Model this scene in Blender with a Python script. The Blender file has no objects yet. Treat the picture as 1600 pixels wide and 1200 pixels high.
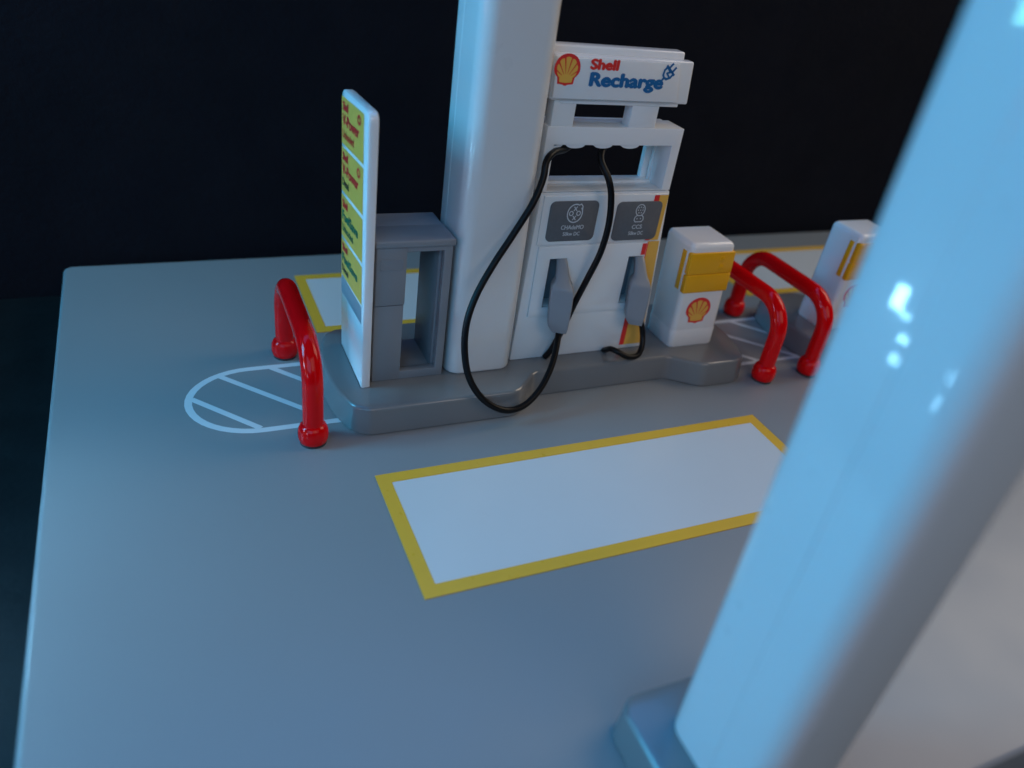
import bpy, bmesh, math, random
from mathutils import Vector, Matrix

# ------------------------------------------------------------------ camera, world, light
S = 0.01                                   # everything below is written in centimetres
sc = bpy.context.scene
COL = sc.collection
random.seed(7)

cam_d = bpy.data.cameras.new("camera")
cam = bpy.data.objects.new("camera", cam_d)
COL.objects.link(cam)
sc.camera = cam
cam_d.sensor_width = 36.0
cam_d.lens = 27.316
cam_d.clip_start = 0.005
cam_d.clip_end = 20.0
CAMX = (0.913151, -0.386562, 0.129329)
CAMY = (-0.112431, -0.543823, -0.831635)
CAMF = (0.391810, 0.744867, -0.540053)
CAMC = (-4.300773, -14.824042, 13.103578)
cam.matrix_world = Matrix((
    (CAMX[0], -CAMY[0], -CAMF[0], CAMC[0] * S),
    (CAMX[1], -CAMY[1], -CAMF[1], CAMC[1] * S),
    (CAMX[2], -CAMY[2], -CAMF[2], CAMC[2] * S),
    (0, 0, 0, 1)))
cam_d.dof.use_dof = True
cam_d.dof.focus_distance = 0.215
cam_d.dof.aperture_fstop = 9.5

world = bpy.data.worlds.new("World")
sc.world = world
world.use_nodes = True
bg = world.node_tree.nodes["Background"]
bg.inputs[0].default_value = (0.90, 0.93, 1.0, 1)
bg.inputs[1].default_value = 0.004

sc.view_settings.view_transform = 'Standard'
sc.view_settings.look = 'None'
sc.view_settings.exposure = 0.0
sc.view_settings.gamma = 1.0


def area(name, loc, target, sx, sy, power, col):
    d = bpy.data.lights.new(name, 'AREA')
    d.shape = 'RECTANGLE'
    d.size = sx * S
    d.size_y = sy * S
    d.energy = power
    d.color = col
    o = bpy.data.objects.new(name, d)
    COL.objects.link(o)
    o.location = Vector(loc) * S
    v = Vector(target) - Vector(loc)
    o.rotation_euler = v.to_track_quat('-Z', 'Y').to_euler()
    return o


# cluster of small bluish lamps standing low, just left of the toy
LED = (0.30, 0.68, 1.0)
area("lamp_blue_main", (-11.0, 1.30, 3.40), (3, -2, 4), 0.85, 0.80, 0.016, LED)
area("lamp_blue_streak", (-11.0, 0.45, 3.05), (3, -2, 4), 0.9, 0.25, 0.0022, LED)
area("lamp_blue_low", (-11.0, -0.15, 2.40), (3, -2, 4), 0.7, 0.30, 0.0028, LED)
area("lamp_blue_low", (-11.0, -0.20, 1.65), (3, -2, 4), 0.7, 0.35, 0.0028, LED)
area("lamp_blue_side", (-11.0, -4.4, 2.65), (3, -2, 4), 0.75, 0.50, 0.0045, LED)
area("lamp_blue_side", (-11.0, -4.2, 1.65), (3, -2, 4), 0.70, 0.45, 0.0030, LED)
area("lamp_blue_high", (-11.0, 1.4, 11.9), (3, -6, 9), 0.8, 0.6, 0.0030, (0.25, 0.90, 0.85))
# broad blue window light from the left front; the others are added fills
area("fill_left_low", (-60, -10, 14), (3, 0, 3), 40, 26, 0.37, (1.0, 0.22, 0.02))  # added orange fill from low left, colour fitted, not a real window
area("window_left_front", (-40, -50, 40), (3, 0, 3), 50, 40, 1.46, (0.14, 0.53, 1.0))
area("fill_left_back", (-40, 10, 22), (3, 2, 3), 16, 20, 2.15, (0.055, 0.56, 1.0))  # added blue fill from the left rear, no window known there
area("fill_back", (-8, 40, 66), (2, 0, 0), 95, 60, 4.2, (0.004, 0.31, 1.0))  # added blue fill above the backdrop, for blue sheen on the plate
# room light from the right and from the camera side
area("room_right", (76, 10, 56), (6, 0, 0), 60, 50, 3.5, (1.0, 0.84, 0.66))
area("room_front", (15, -60, 50), (5, 0, 3), 50, 40, 1.05, (1.0, 0.84, 0.74))


# ------------------------------------------------------------------ materials
def mat(name, col, rough=0.35, spec=0.5, noise=0.05, nscale=60.0, bump=0.02, bscale=900.0,
        sss=0.0, coat=0.0, speck=0.0, rvar=0.12):
    m = bpy.data.materials.new(name)
    m.use_nodes = True
    nt = m.node_tree
    N, L = nt.nodes, nt.links
    b = N["Principled BSDF"]
    tc = N.new("ShaderNodeTexCoord")
    n1 = N.new("ShaderNodeTexNoise")
    n1.inputs["Scale"].default_value = nscale
    n1.inputs["Detail"].default_value = 4
    L.new(tc.outputs["Object"], n1.inputs["Vector"])
    mix = N.new("ShaderNodeMix")
    mix.data_type = 'RGBA'
    lo = [max(0, c * (1 - noise)) for c in col]
    hi = [min(1, c * (1 + noise)) for c in col]
    mix.inputs[6].default_value = (*lo, 1)
    mix.inputs[7].default_value = (*hi, 1)
    L.new(n1.outputs["Fac"], mix.inputs[0])
    last = mix.outputs[2]
    if speck > 0:
        v = N.new("ShaderNodeTexVoronoi")
        v.inputs["Scale"].default_value = 55.0
        L.new(tc.outputs["Object"], v.inputs["Vector"])
        lt = N.new("ShaderNodeMath")
        lt.operation = 'LESS_THAN'
        lt.inputs[1].default_value = 0.045
        L.new(v.outputs["Distance"], lt.inputs[0])
        n3 = N.new("ShaderNodeTexNoise")
        n3.inputs["Scale"].default_value = 31.0
        L.new(tc.outputs["Object"], n3.inputs["Vector"])
        gt = N.new("ShaderNodeMath")
        gt.operation = 'GREATER_THAN'
        gt.inputs[1].default_value = 0.60
        L.new(n3.outputs["Fac"], gt.inputs[0])
        mu = N.new("ShaderNodeMath")
        mu.operation = 'MULTIPLY'
        L.new(lt.outputs[0], mu.inputs[0])
        L.new(gt.outputs[0], mu.inputs[1])
        mx = N.new("ShaderNodeMix")
        mx.data_type = 'RGBA'
        L.new(mu.outputs[0], mx.inputs[0])
        L.new(last, mx.inputs[6])
        mx.inputs[7].default_value = (speck, speck, speck, 1)
        last = mx.outputs[2]
    L.new(last, b.inputs["Base Color"])
    b.inputs["Specular IOR Level"].default_value = spec
    # uneven gloss: handling marks and mould texture
    n2 = N.new("ShaderNodeTexNoise")
    n2.inputs["Scale"].default_value = nscale * 2.3
    n2.inputs["Detail"].default_value = 5
    L.new(tc.outputs["Object"], n2.inputs["Vector"])
    mr = N.new("ShaderNodeMapRange")
    mr.inputs["From Min"].default_value = 0.25
    mr.inputs["From Max"].default_value = 0.75
    mr.inputs["To Min"].default_value = max(0.02, rough * (1 - rvar))
    mr.inputs["To Max"].default_value = min(1, rough * (1 + rvar))
    L.new(n2.outputs["Fac"], mr.inputs["Value"])
    L.new(mr.outputs["Result"], b.inputs["Roughness"])
    if bump > 0:
        n4 = N.new("ShaderNodeTexNoise")
        n4.inputs["Scale"].default_value = bscale
        n4.inputs["Detail"].default_value = 2
        L.new(tc.outputs["Object"], n4.inputs["Vector"])
        bp = N.new("ShaderNodeBump")
        bp.inputs["Strength"].default_value = bump
        bp.inputs["Distance"].default_value = 0.001
        L.new(n4.outputs["Fac"], bp.inputs["Height"])
        L.new(bp.outputs["Normal"], b.inputs["Normal"])
    if sss > 0:
        b.inputs["Subsurface Weight"].default_value = sss
        b.inputs["Subsurface Radius"].default_value = (1, 0.9, 0.8)
        b.inputs["Subsurface Scale"].default_value = 0.0012
    if coat > 0:
        b.inputs["Coat Weight"].default_value = coat
        b.inputs["Coat Roughness"].default_value = 0.05
    return m


M = {
    'plate': mat("grey_base_plastic", (0.262, 0.264, 0.268), 0.38, 0.55, 0.02, 22, 0.0, 300, rvar=0.10),
    'island': mat("grey_kerb_plastic", (0.195, 0.197, 0.20), 0.19, 0.7, 0.04, 60, 0.03, 300),
    'kiosk': mat("grey_cabinet_plastic", (0.26, 0.27, 0.29), 0.40, 0.4, 0.04, 90, 0.02, 500),
    'white': mat("white_plastic", (0.87, 0.86, 0.85), 0.16, 0.55, 0.02, 60, 0.02, 250, sss=0.25),
    'pillar': mat("glossy_white_plastic", (0.74, 0.74, 0.73), 0.30, 0.35, 0.02, 60, 0.008, 80, sss=0.2, coat=0.75),
    'red': mat("red_plastic", (0.80, 0.002, 0.004), 0.10, 0.25, 0.06, 80, 0.02, 350),
    'rubber': mat("dark_foot_ring", (0.03, 0.03, 0.035), 0.6),
    'cable': mat("black_cable_rubber", (0.004, 0.004, 0.005), 0.38, 0.22, 0.1, 120, 0.05, 900),
    'grey': mat("connector_grey_plastic", (0.27, 0.29, 0.32), 0.38, 0.4, 0.05, 120, 0.03, 600),
    'screen': mat("dark_grey_print", (0.13, 0.133, 0.142), 0.45, 0.4, 0.12, 900, 0.05, 1500),
    'inkgrey': mat("pale_grey_ink", (0.60, 0.61, 0.63), 0.5),
    'yellow': mat("yellow_ink", (0.90, 0.48, 0.085), 0.42, 0.4, 0.03, 200, 0.02, 900),
    'bayyel': mat("yellow_bay_sticker", (0.86, 0.46, 0.045), 0.30, 0.5, 0.06, 120, 0.02, 400),
    'baywhite': mat("white_bay_sticker", (0.69, 0.68, 0.67), 0.20, 0.5, 0.03, 45, 0.02, 250),
    'yelplastic': mat("yellow_plastic", (0.92, 0.44, 0.006), 0.33, 0.5, 0.06, 120, 0.02, 500),
    'redink': mat("red_ink", (0.85, 0.035, 0.03), 0.42),
    'blueink': mat("blue_ink", (0.012, 0.145, 0.36), 0.42),
    'greenink': mat("green_ink", (0.005, 0.15, 0.08), 0.42),
    'blackink': mat("black_ink", (0.03, 0.03, 0.03), 0.45),
    'line': mat("painted_line_white", (0.70, 0.71, 0.72), 0.42, 0.4, 0.06, 150, 0.03, 600),
    'strip': mat("grey_sticker", (0.30, 0.33, 0.36), 0.4),
    'table': mat("black_table_top", (0.006, 0.0065, 0.007), 0.5, 0.35, 0.3, 40, 0.15, 300, speck=0.10),
    'cloth': mat("dark_backdrop_cloth", (0.0052, 0.0060, 0.0105), 0.85, 0.15, 0.3, 30, 0.2, 500),
    'dark': mat("dark_slot", (0.03, 0.03, 0.032), 0.6),
}


# ------------------------------------------------------------------ mesh helpers (world centimetres)
def finish(name, bm, m, parent=None, warp=None, smooth=40):
    bmesh.ops.recalc_face_normals(bm, faces=bm.faces)
    org = Vector(parent["_o"]) if parent is not None and "_o" in parent else Vector((0, 0, 0))
    for v in bm.verts:
        c = warp(v.co) if warp else v.co
        v.co = (Vector(c) - org) * S
    me = bpy.data.meshes.new(name)
    bm.to_mesh(me)
    bm.free()
    me.polygons.foreach_set("use_smooth", [True] * len(me.polygons))
    me.set_sharp_from_angle(angle=math.radians(smooth))
    me.materials.append(M[m])
    o = bpy.data.objects.new(name, me)
    COL.objects.link(o)
    if parent is not None:
        o.parent = parent
        o["_o"] = tuple(org)          # removed at the end
    else:
        o["_o"] = (0.0, 0.0, 0.0)
    return o


def thing(name, org, label, cat, group=None):
    o = bpy.data.objects.new(name, None)
    o.empty_display_size = 0.005
    COL.objects.link(o)
    o.location = Vector(org) * S
    o["_o"] = tuple(float(c) for c in org)
    o["label"] = label
    o["category"] = cat
    if group:
        o["group"] = group
    return o


def bevel_new(bm, old, off, seg, amin=0.45):
    if off <= 0:
        return
    bmesh.ops.recalc_face_normals(bm, faces=bm.faces)
    ed = [e for e in bm.edges if e not in old and len(e.link_faces) == 2 and e.calc_face_angle(0) > amin]
    if ed:
        bmesh.ops.bevel(bm, geom=ed, offset=off, segments=seg, profile=0.5, affect='EDGES', clamp_overlap=True)


def loft(bm, rings, bev=0, seg=2, caps=True, amin=0.45):
    old = set(bm.edges)
    vs = [[bm.verts.new(p) for p in r] for r in rings]
    n = len(rings[0])
    for a, b in zip(vs[:-1], vs[1:]):
        for i in range(n):
            j = (i + 1) % n
            bm.faces.new((a[i], a[j], b[j], b[i]))
    if caps:
        bm.faces.new(list(reversed(vs[0])))
        bm.faces.new(vs[-1])
    bevel_new(bm, old, bev, seg, amin)
    return bm


def box(bm, x0, x1, y0, y1, z0, z1, bev=0.03, seg=2):
    r = lambda z: [(x0, y0, z), (x1, y0, z), (x1, y1, z), (x0, y1, z)]
    return loft(bm, [r(z0), r(z1)], bev, seg)


def tbox(bm, b, t, z0, z1, bev=0.05, seg=3):
    """tapered box: b, t = (x0, x1, y0, y1) at the bottom and the top"""
    r = lambda q, z: [(q[0], q[2], z), (q[1], q[2], z), (q[1], q[3], z), (q[0], q[3], z)]
    return loft(bm, [r(b, z0), r(t, z1)], bev, seg)


def rrect(x0, x1, y0, y1, r, n=6):
    pts = []
    for cx, cy, a0 in ((x1 - r, y1 - r, 0), (x0 + r, y1 - r, 90), (x0 + r, y0 + r, 180), (x1 - r, y0 + r, 270)):
        for k in range(n + 1):
            a = math.radians(a0 + 90 * k / n)
            pts.append((cx + r * math.cos(a), cy + r * math.sin(a)))
    return pts


def inset(poly, d):
    """offset a CCW polygon inwards by d"""
    n = len(poly)
    out = []
    for i in range(n):
        p0, p1, p2 = (Vector(poly[i - 1]), Vector(poly[i]), Vector(poly[(i + 1) % n]))
        a = (p1 - p0)
        b = (p2 - p1)
        a = a.normalized() if a.length > 1e-9 else b.normalized()
        b = b.normalized() if b.length > 1e-9 else a
        na, nb = Vector((-a.y, a.x)), Vector((-b.y, b.x))
        m = (na + nb)
        m = m / max(0.35, m.length_squared) * 2 if m.length > 1e-6 else na
        out.append(tuple(p1 + m * d))
    return out


def fillet(pts, r, n=5):
    out = []
    N = len(pts)
    for i in range(N):
        p0, p1, p2 = Vector(pts[i - 1][:2]), Vector(pts[i][:2]), Vector(pts[(i + 1) % N][:2])
        rr = pts[i][2] if len(pts[i]) > 2 else r
        a, b = (p0 - p1), (p2 - p1)
        ang = a.angle(b)
        if ang > 3.05 or rr <= 0:
            out.append(tuple(p1))
            continue
        t = min(rr / math.tan(ang / 2), a.length * 0.45, b.length * 0.45)
        q0, q2 = p1 + a.normalized() * t, p1 + b.normalized() * t
        for k in range(n + 1):
            s = k / n
            out.append(tuple(q0 * (1 - s) ** 2 + p1 * 2 * s * (1 - s) + q2 * s * s))
    return out


def slab(bm, poly, z0, z1, r=0.15, draft=0.0, seg=4):
    rings = [[(x, y, z0) for x, y in poly]]
    zs = z1 - r
    rings.append([(x, y, zs) for x, y in inset(poly, draft)])
    for k in range(1, seg + 1):
        a = math.pi / 2 * k / seg
        rings.append([(x, y, zs + r * math.sin(a)) for x, y in inset(poly, draft + r * (1 - math.cos(a)))])
    return loft(bm, rings)


def holed(bm, axis, u0, u1, v0, v1, holes, w0, w1, bev=0.0, seg=2):
    """plate with rectangular openings. axis 'y': u=x v=z w=y ; axis 'z': u=x v=y w=z"""
    old = set(bm.edges)
    us = sorted({u0, u1, *[h[0] for h in holes], *[h[1] for h in holes]})
    vs = sorted({v0, v1, *[h[2] for h in holes], *[h[3] for h in holes]})
    P = (lambda u, v, w: (u, w, v)) if axis == 'y' else (lambda u, v, w: (u, v, w))
    cache = {}

    def V(i, j, w):
        k = (i, j, w)
        if k not in cache:
            cache[k] = bm.verts.new(P(us[i], vs[j], (w0, w1)[w]))
        return cache[k]

    def solid(i, j):
        if i < 0 or j < 0 or i >= len(us) - 1 or j >= len(vs) - 1:
            return False
        cu, cv = (us[i] + us[i + 1]) / 2, (vs[j] + vs[j + 1]) / 2
        return not any(h[0] < cu < h[1] and h[2] < cv < h[3] for h in holes)
    for i in range(len(us) - 1):
        for j in range(len(vs) - 1):
            if not solid(i, j):
                continue
            for w in (0, 1):
                bm.faces.new((V(i, j, w), V(i + 1, j, w), V(i + 1, j + 1, w), V(i, j + 1, w)))
            for di, dj, a, b in ((-1, 0, (i, j), (i, j + 1)), (1, 0, (i + 1, j), (i + 1, j + 1)),
                                 (0, -1, (i, j), (i + 1, j)), (0, 1, (i, j + 1), (i + 1, j + 1))):
                if not solid(i + di, j + dj):
                    bm.faces.new((V(*a, 0), V(*b, 0), V(*b, 1), V(*a, 1)))
    bmesh.ops.recalc_face_normals(bm, faces=bm.faces)
    bevel_new(bm, old, bev, seg)
    return bm


def catmull(pts, n=8):
    P = [Vector(p) for p in pts]
    P = [P[0] * 2 - P[1]] + P + [P[-1] * 2 - P[-2]]
    out = []
    for i in range(1, len(P) - 2):
        for k in range(n):
            t = k / n
            a, b, c, d = P[i - 1], P[i], P[i + 1], P[i + 2]
            out.append(0.5 * ((2 * b) + (-a + c) * t + (2 * a - 5 * b + 4 * c - d) * t * t + (-a + 3 * b - 3 * c + d) * t ** 3))
    out.append(P[-2])
    return out


def tube(bm, path, r, n=14, caps=True):
    path = [Vector(p) for p in path]
    rings = []
    t0 = (path[1] - path[0]).normalized()
    nrm = t0.orthogonal().normalized()
    for i, p in enumerate(path):
        t = (path[min(i + 1, len(path) - 1)] - path[max(i - 1, 0)]).normalized()
        nrm = (nrm - t * nrm.dot(t)).normalized()
        bn = t.cross(nrm)
        rr = r(i / (len(path) - 1)) if callable(r) else r
        rings.append([p + nrm * rr * math.cos(2 * math.pi * k / n) + bn * rr * math.sin(2 * math.pi * k / n) for k in range(n)])
    return loft(bm, rings, caps=caps)


def lathe(bm, c, prof, n=24):
    rings = [[(c[0] + r * math.cos(2 * math.pi * k / n), c[1] + r * math.sin(2 * math.pi * k / n), c[2] + z) for k in range(n)] for r, z in prof]
    return loft(bm, rings)


# ---- flat print: frames map (u, v) to a surface
class Frame:
    def __init__(s, o, u, v, n):
        s.o, s.u, s.v, s.n = Vector(o), Vector(u), Vector(v), Vector(n)

    def at(s, a, b, off=0.0):
        return s.o + s.u * a + s.v * b + s.n * off


def poly(bm, fr, pts, off=0.004):
    vs = [bm.verts.new(fr.at(a, b, off)) for a, b in pts]
    bm.faces.new(vs)


def stroke(bm, fr, pts, w, off=0.008, closed=False):
    n = len(pts)
    for i in range(n if closed else n - 1):
        a, b = Vector(pts[i]), Vector(pts[(i + 1) % n])
        d = b - a
        if d.length < 1e-6:
            continue
        d.normalize()
        q = Vector((-d.y, d.x)) * w / 2
        e = d * w * 0.35
        poly(bm, fr, [a - e - q, b + e - q, b + e + q, a - e + q], off + 0.0004 * (i % 2))


def circ(cx, cy, rx, ry=None, n=20, a0=0, a1=360):
    ry = rx if ry is None else ry
    full = abs(a1 - a0) >= 360
    return [(cx + rx * math.cos(math.radians(a0 + (a1 - a0) * k / (n if full else n - 1))),
             cy + ry * math.sin(math.radians(a0 + (a1 - a0) * k / (n if full else n - 1)))) for k in range(n)]


_tc = {}


def text_polys(s, bold):
    """glyph mesh of a string from Blender's own font, in its bounding box"""
    key = (s, bold)
    if key not in _tc:
        cu = bpy.data.curves.new("t", 'FONT')
        cu.body = s
        cu.size = 1.0
        cu.resolution_u = 4
        cu.offset = bold
        cu.space_character = 1.0 + bold * 1.2
        ob = bpy.data.objects.new("t", cu)
        COL.objects.link(ob)
        dg = bpy.context.evaluated_depsgraph_get()
        me = bpy.data.meshes.new_from_object(ob.evaluated_get(dg))
        vs = [(v.co.x, v.co.y) for v in me.vertices]
        fs = [tuple(p.vertices) for p in me.polygons]
        bpy.data.objects.remove(ob)
        bpy.data.curves.remove(cu)
        bpy.data.meshes.remove(me)
        _tc[key] = (vs, fs)
    return _tc[key]


def text(bm, fr, s, u0, u1, v0, cap, bold=0.0, off=0.008, fat=0.0, us=1.0):
    """string s from u0 to u1 on baseline v0 with capital height cap"""
    vs, fs = text_polys(s, bold)
    x0, x1 = min(v[0] for v in vs), max(v[0] for v in vs)
    kx = (u1 - u0) / (x1 - x0)
    ky = cap / (0.73 + bold)
    e = fat * cap
    for k, (du, dv) in enumerate(((0, 0), (-e, 0), (e, 0), (0, e * 0.6), (0, -e * 0.6)) if fat else ((0, 0),)):
        nv = [bm.verts.new(fr.at(u0 + (x - x0) * kx + du * us, v0 + y * ky + dv, off + 0.0006 * k)) for x, y in vs]
        for f in fs:
            try:
                bm.faces.new([nv[i] for i in f])
            except ValueError:
                pass


def flat(name, bm, m, parent, warp=None):
    o = finish(name, bm, m, parent, warp)
    return o


def shell_outline(cx, cy, w, h, k=1.0):
    half = [(0.0, 0.50), (0.11, 0.492), (0.21, 0.462), (0.30, 0.415), (0.385, 0.34), (0.445, 0.25), (0.482, 0.15),
            (0.497, 0.05), (0.49, -0.04), (0.455, -0.12), (0.395, -0.19), (0.335, -0.24), (0.325, -0.30), (0.315, -0.36),
            (0.305, -0.445), (0.17, -0.46), (0.085, -0.47), (0.04, -0.50)]
    pts = half + [(-x, y) for x, y in reversed(half[1:])]
    return [(cx + x * k * w, cy + (y * k) * h) for x, y in reversed(pts)]


def emblem(parent, fr, cx, cy, w, h, warp=None, name='emblem'):
    bm = bmesh.new()
    poly(bm, fr, shell_outline(cx, cy, w, h), 0.006)
    e = finish(name, bm, 'redink', parent, warp)
    bm = bmesh.new()
    # yellow fan: separate flutes leave the red ribs between them
    bx, by = cx, cy - 0.30 * h
    nf = 7
    A0, A1 = 168, 12
    for i in range(nf):
        a = [math.radians(A0 + (A1 - A0) * (i + t) / nf) for t in (0.11, 0.5, 0.89)]
        def rad(an):
            c, s = math.cos(an), math.sin(an)
            # distance from the hinge to the inner rim along this ray
            best = 0.0
            for q in range(60):
                t = q / 59 * 0.9
                x, y = t * c, -0.30 + t * s
                if (x / 0.405) ** 2 + ((y - 0.03) / 0.385) ** 2 <= 1:
                    best = t
            return best
        r = [rad(an) * (1.0 if j == 1 else 0.97) for j, an in enumerate(a)]
        i0 = 0.12
        pts = [(bx + math.cos(a[0]) * i0 * w, by + math.sin(a[0]) * i0 * h),
               (bx + math.cos(a[0]) * r[0] * w, by + math.sin(a[0]) * r[0] * h),
               (bx + math.cos(a[1]) * r[1] * w, by + math.sin(a[1]) * r[1] * h),
               (bx + math.cos(a[2]) * r[2] * w, by + math.sin(a[2]) * r[2] * h),
               (bx + math.cos(a[2]) * i0 * w, by + math.sin(a[2]) * i0 * h)]
        poly(bm, fr, list(reversed(pts)), 0.010)
    poly(bm, fr, [(cx - .24 * w, cy - .39 * h), (cx, cy - .41 * h), (cx + .24 * w, cy - .39 * h), (cx + .255 * w, cy - .25 * h),
                  (cx + .16 * w, cy - .17 * h), (cx, cy - .12 * h), (cx - .16 * w, cy - .17 * h), (cx - .255 * w, cy - .25 * h)], 0.0105)
    finish('flutes', bm, 'yellow', e, warp)
    return e


# ------------------------------------------------------------------ the setting
TZ = -1.3
bm = bmesh.new()
box(bm, -120, 140, -90, 13.7, TZ - 3, TZ, 0)
t = finish('table_top', bm, 'table')
t["kind"] = "structure"
t["label"] = "matt black table top under the toy station"
bm = bmesh.new()
box(bm, -120, 140, 13.7, 15.0, TZ - 3, 34, 0)
t = finish('backdrop', bm, 'cloth')
t["kind"] = "structure"
t["label"] = "dark navy backdrop standing behind the toy station"

# ------------------------------------------------------------------ base plate with its markings
PX0, PX1, PY0, PY1 = -7.50, 37.35, -11.25, 13.38
MIRX = 14.925                                  # the toy repeats mirrored about this line
plate = thing('base_plate', (14.9, 1.0, TZ), "large grey plastic forecourt base plate lying on the black table", "base plate")
bm = bmesh.new()
slab(bm, rrect(PX0, PX1, PY0, PY1, 0.35, 8), TZ + 0.003, 0.0, 0.13, 0.02, 5)
finish('plate', bm, 'plate', plate)

BL, BW, BB = 12.15, 4.2, 0.35


def bay(x0, y0):
    bm = bmesh.new()
    holed(bm, 'z', x0, x0 + BL, y0, y0 + BW, [(x0 + BB, x0 + BL - BB, y0 + BB, y0 + BW - BB)], 0.001, 0.022, 0)
    o = finish('bay_border', bm, 'bayyel', plate)
    bm = bmesh.new()
    g = 0.004
    box(bm, x0 + BB + g, x0 + BL - BB - g, y0 + BB + g, y0 + BW - BB - g, 0.001, 0.019, 0)
    finish('bay_panel', bm, 'baywhite', o)


for bx in (0.0, 2 * MIRX - BL):
    for by in (-BW, 7.38):
        bay(bx, by)

UP = Frame((0, 0, 0), (1, 0, 0), (0, 1, 0), (0, 0, 1))


def line_mesh(paths, w, zb=0.004):
    bm = bmesh.new()
    for k, pts in enumerate(paths):
        # ribbon with mitred joints
        n = len(pts)
        L_, R_ = [], []
        for i in range(n):
            p = Vector(pts[i])
            d0 = (p - Vector(pts[i - 1])).normalized() if i > 0 else None
            d1 = (Vector(pts[i + 1]) - p).normalized() if i < n - 1 else None
            d = (d0 + d1).normalized() if d0 and d1 else (d0 or d1)
            q = Vector((-d.y, d.x)) * w / 2
            z = zb
            L_.append(bm.verts.new((p.x + q.x, p.y + q.y, z)))
            R_.append(bm.verts.new((p.x - q.x, p.y - q.y, z)))
        for i in range(n - 1):
            bm.faces.new((R_[i], R_[i + 1], L_[i + 1], L_[i]))
    return bm


LW = 0.20
YA, YB = 2.55, 5.62
end = [(-0.2, YA)] + [(-2.35 + 1.78 * math.cos(math.radians(a)), (YA + YB) / 2 + (YB - YA) / 2 * math.sin(math.radians(a)))
                      for a in [270 - 9 * k for k in range(21)]] + [(-0.2, YB)]
end = [(x, y) for x, y in end]
finish('hatch_outline', line_mesh([end], LW), 'line', plate)
for a, b in (((-4.02, 4.36), (-2.42, 2.64)), ((-3.22, 5.40), (-0.95, 3.05)), ((-1.72, 5.56), (-0.55, 4.33))):
    finish('hatch_stripe', line_mesh([[a, b]], LW * 0.9, 0.010), 'line', plate)
for q_, (a, b) in enumerate((((13.0, 5.62), (16.9, 5.62)), ((13.0, 2.76), (16.9, 2.76)), ((15.35, 5.62), (16.6, 4.3)),
             ((13.9, 5.25), (16.42, 2.78)), ((13.6, 3.85), (14.65, 2.78)))):
    finish('hatch_stripe', line_mesh([[a, b]], LW * 0.85, 0.005 + 0.005 * (q_ > 1)), 'line', plate)

# ------------------------------------------------------------------ kerb islands
H = 0.85
CY = 3.92


def island_poly():
    f = [(0.28, 1.66, 0.42), (4.72, 1.64, 0.75), (5.55, 2.48, 0.5), (10.38, 2.50, 0.5), (11.36, 1.78, 0.75), (12.72, 1.78, 0.6)]
    R_ = [(12.72 + 0.80 * math.cos(math.radians(a)), CY + (CY - 1.78) * math.sin(math.radians(a)), 0) for a in range(-65, 66, 10)]
    b = [(x, 2 * CY - y, r) for x, y, r in reversed(f)]
    L_ = [(0.28 - 0.80 * math.cos(math.radians(a)), CY + (CY - 1.66) * math.sin(math.radians(a)), 0) for a in range(65, -66, -10)]
    return fillet(f + R_ + b + L_, 0.3)


def island(poly_, label):
    o = thing('kerb_island', (poly_[0][0], CY, 0), label, "kerb island", None)
    bm = bmesh.new()
    slab(bm, poly_, 0.035, H, 0.11, 0.05, 5)
    finish('kerb', bm, 'island', o)
    # thin dark joint where the island is pushed into the plate
    bm = bmesh.new()
    slab(bm, inset(poly_, 0.035), 0.001, 0.06, 0.005, 0.0, 1)
    finish('joint', bm, 'rubber', o)
    return o


ip = island_poly()
island(ip, "long grey kerb island carrying the charger, cabinet and yellow price sign")
island([(2 * MIRX - x, y) for x, y in reversed(ip)], "grey kerb island beyond the paired red rails, carrying only a white pump box")
island(rrect(2.33, 5.6, -11.05, -8.02, 0.5, 8), "short grey kerb block at the foot of the big blurred white column")

# ------------------------------------------------------------------ canopy columns


def column(x0, x1, y0, y1, z0, z1, r, label, notch):
    o = thing('canopy_column', ((x0 + x1) / 2, (y0 + y1) / 2, z0), label, "column", "white canopy columns")
    pts = rrect(x0, x1, y0, y1, r, 8)
    # shallow mould seam on the left face (runs from y1 to y0 after the second corner)
    out = []
    for i, p in enumerate(pts):
        out.append(p)
        if i == 17:
            ym = y0 + (y1 - y0) * notch
            out += [(x0, ym + 0.03), (x0 + 0.012, ym), (x0, ym - 0.03)]
    bm = bmesh.new()
    ring = lambda d, z: [(x, y, z) for x, y in inset(out, d)]
    rr = 0.07
    rings = [ring(rr * (1 - math.sin(a)), z0 + rr * (1 - math.cos(a))) for a in (0.0, 0.5, 1.0, math.pi / 2)]
    for k in range(1, 9):
        rings.append(ring(0, z0 + rr + (z1 - z0 - rr) * k / 8))
    loft(bm, rings)
    finish('shaft', bm, 'pillar', o, smooth=14)
    return o


column(2.87, 4.92, 2.87, 4.90, H + 0.002, 16.0, 0.42, "tall white column standing between the grey cabinet and the charger", 0.62)
column(3.05, 4.95, -10.93, -8.72, H + 0.002, 16.0, 0.42, "big out of focus white column on its own short kerb block", 0.45)

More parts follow.
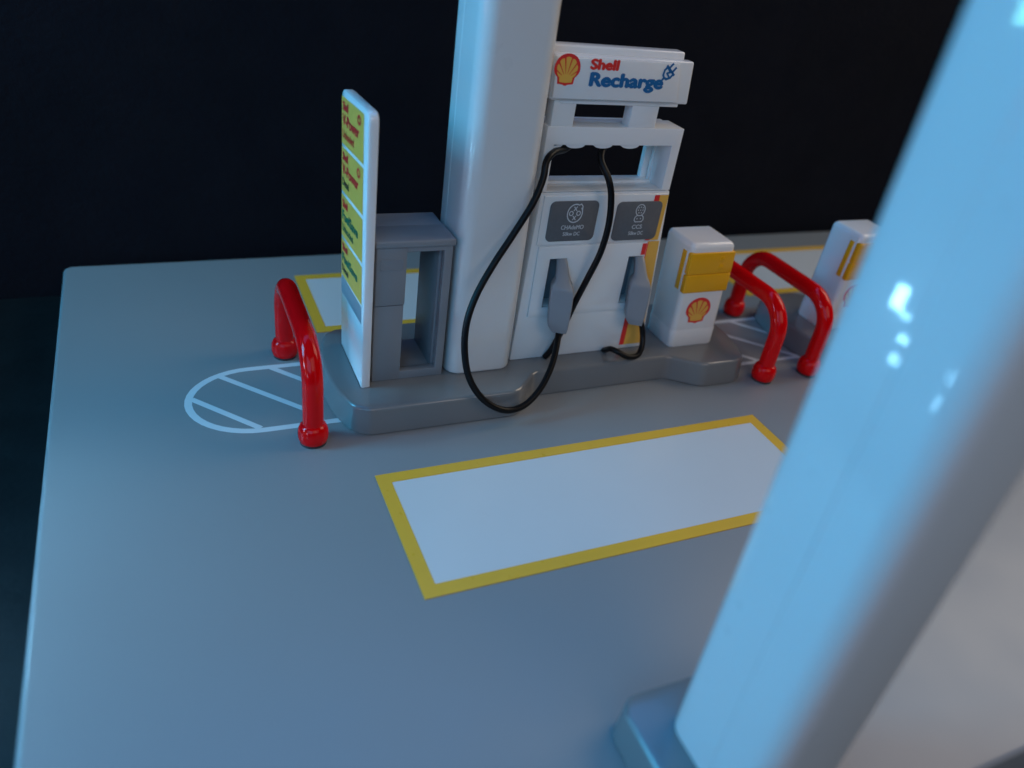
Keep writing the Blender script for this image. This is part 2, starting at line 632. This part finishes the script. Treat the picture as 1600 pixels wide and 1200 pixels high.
# ------------------------------------------------------------------ price sign
SX0, SX1, SY0, SY1, SZ0, SZ1 = 0.29, 0.55, 2.74, 5.48, H + 0.002, 8.33
sign = thing('price_sign', (0.42, 4.1, H), "tall thin white fuel price sign with four yellow panels at the kerb end", "sign")
bm = bmesh.new()
prof = fillet([(SY0, SZ0, 0.02), (SY1 - 0.28, SZ0, 0.02), (SY1, SZ1 - 0.12, 0.35), (SY0, SZ1, 0.28)], 0.2, 6)
rg = lambda x, d: [(x, y, z) for y, z in inset(prof, d)]
loft(bm, [rg(SX0, 0.05), rg(SX0 + 0.015, 0.015), rg(SX0 + 0.05, 0), rg(SX1 - 0.05, 0), rg(SX1 - 0.015, 0.015), rg(SX1, 0.05)])
finish('board', bm, 'white', sign)


# on the left face text runs towards -y ; edges of the yellow panels converge slightly
def sgn(u, v):
    """u 0..1 across the label column (far to near), v = height"""
    t = (v - 3.2) / 5.0
    yf = 5.22 + 0.20 * t
    yn = 2.92 + 0.22 * t
    return (yf + (yn - yf) * u, v)


class SignFrame:
    def at(s, a, b, off=0.0):
        y, z = sgn(a, b)
        return Vector((SX0 - off, y, z + 0.17 * a))


SF = SignFrame()
rows = [(6.85, 8.02), (5.60, 6.76), (4.35, 5.50), (3.18, 4.25)]
words = [("V-Power", "Unleaded", 'redink', 'redink', True), ("V-Power", "Diesel", 'redink', 'blackink', True),
         ("FuelSave", "Unleaded", 'greenink', 'greenink', False), ("FuelSave", "Diesel", 'greenink', 'blackink', False)]
for (z0, z1), (w1, w2, c1, c2, ring_) in zip(rows, words):
    bm = bmesh.new()
    poly(bm, SF, [(0.0, z0), (1.0, z0), (1.0, z1), (0.0, z1)], 0.006)
    p_ = finish('price_panel', bm, 'yellow', sign)
    hh = z1 - z0
    bm = bmesh.new()
    text(bm, SF, "Shell", 0.06, 0.31, z0 + hh * 0.74, hh * 0.18, 0.012, 0.012, 0.07, 0.45)
    finish('lettering', bm, 'redink', p_)
    bm = bmesh.new()
    text(bm, SF, w1, 0.05, 0.80, z0 + hh * 0.43, hh * 0.235, 0.012, 0.012, 0.07, 0.45)
    finish('lettering', bm, c1, p_)
    bm = bmesh.new()
    text(bm, SF, w2, 0.05, 0.58 if w2 == "Unleaded" else 0.36, z0 + hh * 0.15, hh * 0.19, 0.0, 0.012, 0.03, 0.45)
    finish('lettering', bm, c2, p_)
    if ring_:
        bm = bmesh.new()
        o_, i_ = circ(0.80, z0 + hh * 0.80, 0.075, 0.125, 18), circ(0.80, z0 + hh * 0.80, 0.035, 0.06, 18)
        for k in range(18):
            poly(bm, SF, [o_[k], o_[(k + 1) % 18], i_[(k + 1) % 18], i_[k]], 0.012)
        finish('ring_mark', bm, 'redink', p_)
bm = bmesh.new()
poly(bm, SF, [(0.0, 2.62), (1.0, 2.62), (1.0, 3.12), (0.0, 3.12)], 0.006)
finish('grey_band', bm, 'strip', sign)

# ------------------------------------------------------------------ grey cabinet
cab = thing('payment_cabinet', (1.7, 3.9, H), "grey plastic cabinet with an open bay between price sign and white column", "cabinet")
KX0, KX1, KY0, KY1, KZ0, KZ1 = 0.66, 2.72, 2.99, 4.83, H + 0.002, 4.90
bm = bmesh.new()
box(bm, KX0, 1.45, KY0, KY1, KZ0, 3.22, 0.025)
box(bm, KX0, 1.47, KY0 - 0.03, KY1, 3.245, KZ1, 0.03)
finish('locker', bm, 'kiosk', cab)
bm = bmesh.new()
holed(bm, 'y', 1.43, KX1, KZ0, KZ1, [(1.452, 2.50, 1.10, 4.76)], KY0, 3.25, 0.03)
finish('door_frame', bm, 'kiosk', cab)
bm = bmesh.new()
box(bm, 2.44, KX1 - 0.004, 3.25, KY1, KZ0, KZ1, 0.02)
finish('side_panel', bm, 'kiosk', cab)
bm = bmesh.new()
box(bm, 1.45, 2.44, 3.25, KY1, KZ0, 1.02, 0.02)
finish('base_panel', bm, 'kiosk', cab)
bm = bmesh.new()
box(bm, KX0 - 0.04, KX1 + 0.05, KY0 - 0.07, 3.97, KZ1, 5.10, 0.05, 3)
box(bm, KX0 - 0.04, KX1 + 0.03, 3.985, KY1 + 0.04, KZ1, 5.07, 0.03, 3)
finish('roof', bm, 'kiosk', cab)
bm = bmesh.new()
holed(bm, 'y', 0.76, 1.39, 4.28, 4.60, [(0.80, 1.35, 4.32, 4.56)], KY0 - 0.05, KY0 - 0.02, 0.008)
box(bm, 0.80, 1.35, KY0 - 0.034, KY0 - 0.02, 4.32, 4.56, 0)
finish('display', bm, 'kiosk', cab)

# ------------------------------------------------------------------ charger


def lean(c):
    k = 0.035 * (c[2] - H)
    return (c[0] + 0.76 * k, c[1] + k, c[2] - k * (13.0 - c[2]) / 18.0)


ch = thing('charging_station', (7.4, 3.9, H), "white vehicle charger with two dark panels, frame and lettered header board", "charger")
FY = 3.30
slots = [(5.77, 6.34, 2.66, 4.22), (8.44, 8.98, 2.58, 4.16)]
bm = bmesh.new()
# front shell with its two connector pockets; right side drafted
holed(bm, 'y', 5.02, 9.62, H + 0.002, 6.16, slots, FY, 3.85, 0.04, 2)
for v in bm.verts:
    if v.co.x > 9.3:
        v.co.x += 0.17 - 0.075 * (v.co.z - H)
    if v.co.x < 5.3:
        v.co.x += 0.03 * (v.co.z - H)
finish('front_shell', bm, 'white', ch, lean)
bm = bmesh.new()
tbox(bm, (5.04, 9.76, 3.86, 4.42), (5.2, 9.36, 3.86, 4.40), H + 0.002, 6.20, 0.05)
finish('rear_shell', bm, 'white', ch, lean)
bm = bmesh.new()
tbox(bm, (5.3, 8.99, FY - 0.07, FY + 0.02), (5.3, 8.99, FY - 0.04, FY + 0.02), 1.0, 1.02, 0)
bm.clear()
holed(bm, 'y', 5.36, 9.0, 2.36, 4.60, slots, FY - 0.07, FY + 0.01, 0.03, 2)
finish('socket_panel', bm, 'white', ch, lean)
bm = bmesh.new()
box(bm, 5.28, 9.36, FY - 0.05, FY + 0.01, 4.645, 6.10, 0.04, 3)
finish('screen_panel', bm, 'white', ch, lean)
for s_ in slots:
    bm = bmesh.new()
    box(bm, s_[0] - 0.02, s_[1] + 0.02, 3.78, 3.86, s_[2] - 0.02, s_[3] + 0.02, 0)
    finish('socket_back', bm, 'grey', ch, lean)
# striped edge print
CF = Frame((0, FY, 0), (1, 0, 0), (0, 0, 1), (0, -1, 0))
bm = bmesh.new()
for z0, z1, off in ((1.0, 2.345, 0.006), (2.375, 4.60, 0.006), (4.66, 6.06, 0.056)):
    for k in range(4):
        a, b = z0 + (z1 - z0) * k / 4, z0 + (z1 - z0) * (k + 1) / 4
        f = lambda z: 9.05 + 0.17 - 0.030 * (z - H)
        g = lambda z: 9.72 - 0.072 * (z - H)
        off2 = off
        poly(bm, CF, [(9.045, a), (g(a) if off < 0.05 else min(g(a), 9.345), a), (g(b) if off < 0.05 else min(g(b), 9.345), b), (9.045, b)], off2)
finish('edge_stripe', bm, 'yellow', ch, lean)
bm = bmesh.new()
for z0, z1, off in ((1.0, 2.345, 0.006), (4.66, 6.06, 0.056)):
    poly(bm, CF, [(8.87, z0), (9.045, z0), (9.045, z1), (8.87, z1)], off)
poly(bm, CF, [(8.83, 4.20), (8.985, 4.20), (8.985, 4.57), (8.83, 4.57)], 0.076)
box(bm, 9.0, 9.045, FY - 0.045, FY - 0.002, 2.38, 4.58, 0)
finish('edge_stripe', bm, 'redink', ch, lean)

# the two dark panels
for (u0, u1, v0, v1), kind in (((5.50, 7.04, 4.76, 5.94), 0), ((7.66, 9.20, 4.70, 5.88), 1)):
    bm = bmesh.new()
    pts = rrect(u0, u1, v0, v1, 0.16, 6)
    y = FY - 0.05
    loft(bm, [[(a, y, b) for a, b in pts], [(a, y - 0.025, b) for a, b in pts], [(a, y - 0.032, b) for a, b in inset(pts, 0.012)]])
    sp = finish('info_panel', bm, 'screen', ch, lean)
    F2 = Frame((0, y - 0.032, 0), (1, 0, 0), (0, 0, 1), (0, -1, 0))
    cx = (u0 + u1) / 2 + (0.02 if kind == 0 else 0.03)
    bm = bmesh.new()
    if kind == 0:
        text(bm, F2, "CHAdeMO", cx - 0.36, cx + 0.36, v0 + 0.36, 0.13, 0.0, fat=0.03)
        text(bm, F2, "50kw DC", cx - 0.27, cx + 0.27, v0 + 0.17, 0.115, 0.0, fat=0.03)
    else:
        text(bm, F2, "CCS", cx - 0.17, cx + 0.17, v0 + 0.36, 0.13, 0.0, fat=0.03)
        text(bm, F2, "50kw DC", cx - 0.25, cx + 0.25, v0 + 0.17, 0.115, 0.0, fat=0.03)
    finish('lettering', bm, 'inkgrey', sp, lean)
    bm = bmesh.new()
    cz = v0 + 0.83
    if kind == 0:
        stroke(bm, F2, circ(cx, cz, 0.235, 0.265, 26, 62, 395), 0.034)
        stroke(bm, F2, [(cx + 0.10, cz + 0.24), (cx + 0.16, cz + 0.27), (cx + 0.22, cz + 0.20), (cx + 0.225, cz + 0.10)], 0.03)
        for dx in (-1, 1):
            stroke(bm, F2, circ(cx + dx * 0.115, cz, 0.058, 0.062, 14), 0.028, closed=True)
        for dz in (-1, 1):
            q = cz + dz * 0.135
            stroke(bm, F2, [(cx - 0.045, q - 0.055), (cx + 0.045, q + 0.055)], 0.028)
            stroke(bm, F2, [(cx - 0.045, q + 0.055), (cx + 0.045, q - 0.055)], 0.028, 0.0095)
    else:
        stroke(bm, F2, circ(cx, cz + 0.10, 0.15, 0.17, 22), 0.028, closed=True)
        stroke(bm, F2, [(cx - 0.08, cz - 0.06), (cx - 0.14, cz - 0.11), (cx - 0.155, cz - 0.19), (cx - 0.11, cz - 0.255), (cx + 0.11, cz - 0.255),
                        (cx + 0.155, cz - 0.19), (cx + 0.14, cz - 0.11), (cx + 0.08, cz - 0.06)], 0.028, 0.0095)
        for a in ((-.07, .17), (0, .19), (.07, .17), (-.08, .1), (0, .1), (.08, .1), (-.04, .02), (.04, .02), (-.06, -.16), (.06, -.16)):
            poly(bm, F2, circ(cx + a[0], cz + a[1], 0.020, 0.022, 8), 0.008)
    finish('icon', bm, 'inkgrey', sp, lean)

# open frame above
bm = bmesh.new()
holed(bm, 'y', 5.06, 9.36, 6.19, 7.94, [(5.32, 9.08, 6.20, 7.47)], FY, 4.15, 0.05, 3)
box(bm, 8.86, 9.20, 4.20, 4.40, 6.19, 7.90, 0.03)
box(bm, 9.02, 9.12, 4.02, 4.14, 6.19, 7.60, 0.03)
box(bm, 5.10, 9.25, 4.16, 4.40, 7.62, 7.92, 0.03)
finish('frame', bm, 'white', ch, lean)
bm = bmesh.new()
box(bm, 5.33, 9.07, FY + 0.60, 4.38, 6.17, 6.27, 0.03)
finish('shelf', bm, 'white', ch, lean)
for cx in (5.30, 5.98, 6.84, 7.70):
    bm = bmesh.new()
    ring = [(cx + 0.30 * math.cos(math.radians(a)), 0, 7.50 - 0.125 * abs(math.sin(math.radians(a))) ** 0.8) for a in range(180, 361, 12)]
    if cx < 5.5:
        ring = [(max(p[0], 5.22), p[1], p[2]) for p in ring if p[0] > 5.1]
    loft(bm, [[(a, FY + 0.02, c) for a, _, c in ring], [(a, FY + 0.30, c) for a, _, c in ring]])
    finish('cable_clip', bm, 'white', ch, lean)
# header
for x0, x1 in ((5.14, 5.80), (7.52, 8.38)):
    bm = bmesh.new()
    box(bm, x0, x1, FY + 0.02, FY + 0.42, 7.90, 8.66, 0.03)
    finish('header_post', bm, 'white', ch, lean)
hb = None
bm = bmesh.new()
tbox(bm, (4.98, 9.24, FY - 0.02, FY + 0.30), (4.95, 9.15, FY - 0.02, FY + 0.30), 8.60, 9.70, 0.05)
tbox(bm, (4.98, 9.10, FY + 0.30, FY + 0.72), (4.95, 9.02, FY + 0.30, FY + 0.72), 8.66, 9.87, 0.05)
box(bm, 5.3, 8.95, FY + 0.0, FY + 0.25, 8.52, 8.64, 0.02)
hb = finish('header_board', bm, 'white', ch, lean)
bm = bmesh.new()
tbox(bm, (4.99, 8.80, FY - 0.13, FY - 0.01), (4.96, 8.62, FY - 0.13, FY - 0.01), 8.67, 9.66, 0.025, 2)
finish('header_panel', bm, 'white', hb, lean)
HF = Frame((0, FY - 0.13, 0), (1, 0, 0), (0, 0, 1), (0, -1, 0))
emblem(hb, HF, 5.27, 9.37, 0.74, 0.76, lean)
bm = bmesh.new()
text(bm, HF, "Shell", 5.93, 6.74, 9.42, 0.25, 0.012, fat=0.085)
finish('lettering', bm, 'redink', hb, lean)
bm = bmesh.new()
text(bm, HF, "Recharge", 5.98, 8.19, 9.02, 0.335, 0.012, fat=0.085)
finish('lettering', bm, 'blueink', hb, lean)
bm = bmesh.new()
ix, iz = 8.31, 9.43
rotp = lambda pts, an=-40: [(ix + x * math.cos(math.radians(an)) - y * math.sin(math.radians(an)), iz + x * math.sin(math.radians(an)) + y * math.cos(math.radians(an))) for x, y in pts]
stroke(bm, HF, rotp([(-0.14, 0.06), (-0.14, -0.05), (-0.08, -0.15), (0.0, -0.18), (0.08, -0.15), (0.14, -0.05), (0.14, 0.06)]), 0.058)
stroke(bm, HF, rotp([(-0.17, 0.07), (0.17, 0.07)]), 0.058, 0.0095)
stroke(bm, HF, rotp([(-0.075, 0.08), (-0.075, 0.22)]), 0.058, 0.0095)
stroke(bm, HF, rotp([(0.075, 0.08), (0.075, 0.22)]), 0.058, 0.0095)
stroke(bm, HF, rotp([(0.0, -0.18), (0.0, -0.27)]), 0.058, 0.0095)
stroke(bm, HF, [(ix - 0.04, iz + 0.10), (ix + 0.05, iz + 0.01), (ix - 0.05, iz - 0.02), (ix + 0.03, iz - 0.11)], 0.05, 0.010)
finish('plug_icon', bm, 'blueink', hb, lean)

# ------------------------------------------------------------------ charging cables with their connectors


def connector(parent, cx, zt, k=1.0):
    bm = bmesh.new()
    secs = [(4.28, 0.10, 3.66, .24, .26, .08), (4.20, 0.09, 3.44, .30, .32, .10), (4.00, 0.07, 3.27, .34, .38, .10), (3.74, 0.06, 3.12, .40, .42, .10),
            (3.60, 0.05, 3.02, .46, .46, .10), (3.46, 0.03, 2.96, .62, .50, .05), (3.34, 0.03, 2.93, .68, .56, .05), (2.85, 0.05, 2.92, .68, .56, .05),
            (2.30, 0.08, 2.92, .64, .53, .05), (2.16, 0.10, 2.92, .60, .50, .05), (1.98, 0.16, 2.92, .46, .46, .05)]
    rings = []
    for z, dx, cy, w, d, r in secs:
        w, d = w * k, d * k
        zz = zt - (4.28 - z) * k
        p = rrect(cx + dx - w / 2, cx + dx + w / 2, cy - d / 2, cy + d / 2, min(r, w / 3, d / 3), 3)
        ca, sa = math.cos(math.radians(24)), math.sin(math.radians(24))
        ox, oy = cx + dx, cy
        rings.append([(ox + (x - ox) * ca + (y - oy) * sa, oy - (x - ox) * sa + (y - oy) * ca, zz - 0.05 * (x - ox)) for x, y in p])
    rings.reverse()
    loft(bm, rings)
    return finish('connector', bm, 'grey', parent, lean, smooth=50)


CR = 0.095
c1 = thing('charging_cable', (5.0, 1.4, H), "black charging cable hanging in a long loop over the kerb edge, with grey connector", "cable")
connector(c1, 6.14, 4.34)
A = [(6.57, 4.15, 7.41), (5.97, 3.72, 7.24), (5.46, 3.38, 7.25), (5.15, 3.15, 7.08), (5.02, 2.95, 6.67), (4.71, 2.72, 6.10), (4.16, 2.55, 5.27), (3.65, 2.35, 4.61),
     (3.15, 2.10, 3.87), (2.85, 1.85, 3.17), (2.80, 1.65, 2.40), (2.97, 1.50, 1.61), (3.42, 1.38, 0.93), (4.08, 1.33, 0.51),
     (4.71, 1.40, 0.52), (5.29, 1.65, 0.83), (5.76, 2.05, 1.23), (6.10, 2.50, 1.63), (6.35, 2.96, 2.07)]
bm = bmesh.new()
tube(bm, catmull(A, 6), CR)
finish('hose', bm, 'cable', c1)

c2 = thing('charging_cable', (8.9, 2.9, H), "black charging cable falling straight past the dark panels, with grey connector near the stripe", "cable")
connector(c2, 8.82, 4.26, 0.96)
B = [(7.70, 4.15, 7.60), (7.19, 3.75, 7.31), (6.97, 3.45, 7.02), (7.13, 3.12, 6.59), (7.27, 3.02, 6.08), (7.34, 2.98, 5.30), (7.25, 2.97, 4.46),
     (7.00, 2.98, 3.66), (6.76, 3.05, 2.79), (6.54, 3.10, 1.89), (6.33, 3.14, 1.23), (6.19, 3.24, 0.88)]
bm = bmesh.new()
tube(bm, catmull(B, 6), CR)
finish('hose', bm, 'cable', c2)
D = [(9.23, 3.00, 2.16), (9.40, 2.92, 1.61), (9.35, 2.72, 1.24), (9.14, 2.55, 1.03), (8.77, 2.50, 1.03), (8.43, 2.62, 1.18),
     (8.28, 2.85, 1.18), (8.33, 3.25, 0.89), (8.33, 3.45, 0.75)]
bm = bmesh.new()
tube(bm, catmull(D, 6), CR * 0.95)
finish('hose', bm, 'cable', c2)

# ------------------------------------------------------------------ white pump boxes


def pump_box(mx, label):
    """mx(x) maps x (identity or mirror)"""
    xs = lambda a, b: (min(mx(a), mx(b)), max(mx(a), mx(b)))
    o = thing('pump_box', (mx(11.6), 3.8, H), label, "pump box")
    bm = bmesh.new()
    b0, t0 = xs(10.68, 12.44), xs(10.56, 12.22)
    lerp = lambda z: (z - H) / (4.75 - H)
    def rect(z, g=0.0):
        k = lerp(z)
        x0 = b0[0] + (t0[0] - b0[0]) * k
        x1 = b0[1] + (t0[1] - b0[1]) * k
        return (x0 - g, x1 + g, 3.04 - g, 4.45 + 0.08 * k + g)
    tbox(bm, rect(H + 0.002, 0.01), rect(4.53, 0.01), H + 0.002, 4.53, 0.19, 6)
    finish('body', bm, 'white', o)
    bm = bmesh.new()
    def rrx(z, g):
        q = rect(z, g)
        return [(x, y, z) for x, y in rrect(q[0], q[1], q[2], q[3], 0.20, 6)]
    loft(bm, [rrx(H + 0.004, 0.0), rrx(H + 0.05, 0.018), rrx(1.46, 0.020), rrx(1.49, 0.012), rrx(1.50, -0.02)])
    finish('plinth', bm, 'white', o)
    # yellow clip-on front: two blocks that wrap round the sides
    for z0, z1 in ((3.50, 4.25), (2.86, 3.505)):
        r0, r1 = rect(z0, 0.055), rect(z1, 0.055)
        bm = bmesh.new()
        tbox(bm, (r0[0] + 0.05, r0[1] - 0.035, r0[2], r0[2] + 0.22), (r1[0] + 0.05, r1[1] - 0.035, r1[2], r1[2] + 0.22), z0, z1, 0.05, 3)
        y_ = finish('yellow_block', bm, 'yelplastic', o)
        if z0 > 3.2:
            for q in (3.74, 4.02):
                k = lerp(q)
                bm = bmesh.new()
                xx = r0[1] - 0.52 - 0.05 * (q - 3.7)
                c = (xx, 3.04 - 0.055, q)
                rings = [[(c[0] + rr * math.cos(2 * math.pi * j / 12), c[1] - dy, c[2] + rr * math.sin(2 * math.pi * j / 12)) for j in range(12)]
                         for rr, dy in ((0.09, -0.01), (0.085, 0.02), (0.05, 0.035))]
                loft(bm, rings)
                finish('button', bm, 'yelplastic', y_)
    side = xs(10.68, 10.70)
    # yellow tab on the side wall beside the blocks
    r0, r1 = rect(2.9, 0.03), rect(4.22, 0.03)
    for j in (0, 1):
        bm = bmesh.new()
        xa, xb = (r0[0], r1[0]) if j == 0 else (r0[1] - 0.05, r1[1] - 0.05)
        tbox(bm, (xa, xa + 0.05, r0[2] + 0.25, r0[2] + 0.45), (xb, xb + 0.05, r1[2] + 0.25, r1[2] + 0.45), 2.9, 4.22, 0.02, 2)
        finish('side_tab', bm, 'yelplastic', o)
    fr = Frame((0, 3.028, 0), (1, 0, 0), (-0.035, 0, 1), (0, -1, 0))
    emblem(o, fr, (rect(2.2)[0] + rect(2.2)[1]) / 2 + 0.02, 2.19, 0.96, 0.94)
    return o


pump_box(lambda x: x, "white pump box with yellow blocks and shell emblem beside the charger")
pump_box(lambda x: 2 * MIRX - x, "white pump box with yellow blocks half hidden behind the big blurred column")

# ------------------------------------------------------------------ red guard rails


def guard(x, ya, yb, label):
    o = thing('guard_rail', (x, (ya + yb) / 2, 0), label, "guard rail", "red hoop guard rails")
    zt, R_ = 2.72, 1.05
    r = 0.27
    path = [(x, ya, 0.35), (x, ya, 1.0), (x, ya, zt - R_)]
    for k in range(1, 11):
        a = math.pi / 2 * k / 10
        path.append((x, ya + R_ - R_ * math.cos(a), zt - R_ + R_ * math.sin(a)))
    for k in range(1, 4):
        path.append((x, ya + R_ + (yb - ya - 2 * R_) * k / 4, zt))
    for k in range(0, 11):
        a = math.pi / 2 * k / 10
        path.append((x, yb - R_ + R_ * math.sin(a), zt - R_ + R_ * math.cos(a)))
    path += [(x, yb, 1.0), (x, yb, 0.35)]
    bm = bmesh.new()
    tube(bm, path, r, 20)
    finish('rail', bm, 'red', o, smooth=60)
    for y in (ya, yb):
        bm = bmesh.new()
        lathe(bm, (x, y, 0.0), [(0.33, 0.05), (0.37, 0.09), (0.395, 0.2), (0.40, 0.32), (0.385, 0.44), (0.34, 0.54), (0.28, 0.60), (0.24, 0.62)])
        f = finish('foot', bm, 'red', o, smooth=60)
        bm = bmesh.new()
        lathe(bm, (x, y, 0.0), [(0.35, 0.001), (0.35, 0.06)])
        finish('foot_ring', bm, 'rubber', f)
    return o


guard(-1.20, 1.78, 6.22, "red hoop guard rail over the hatched marking beside the yellow price sign")
guard(13.92, 1.78, 6.15, "red hoop guard rail nearest the white pump box beside the charger")
guard(15.93, 1.78, 6.15, "red hoop guard rail nearest the pump box on the far kerb island")

for o in bpy.data.objects:
    if "_o" in o:
        del o["_o"]
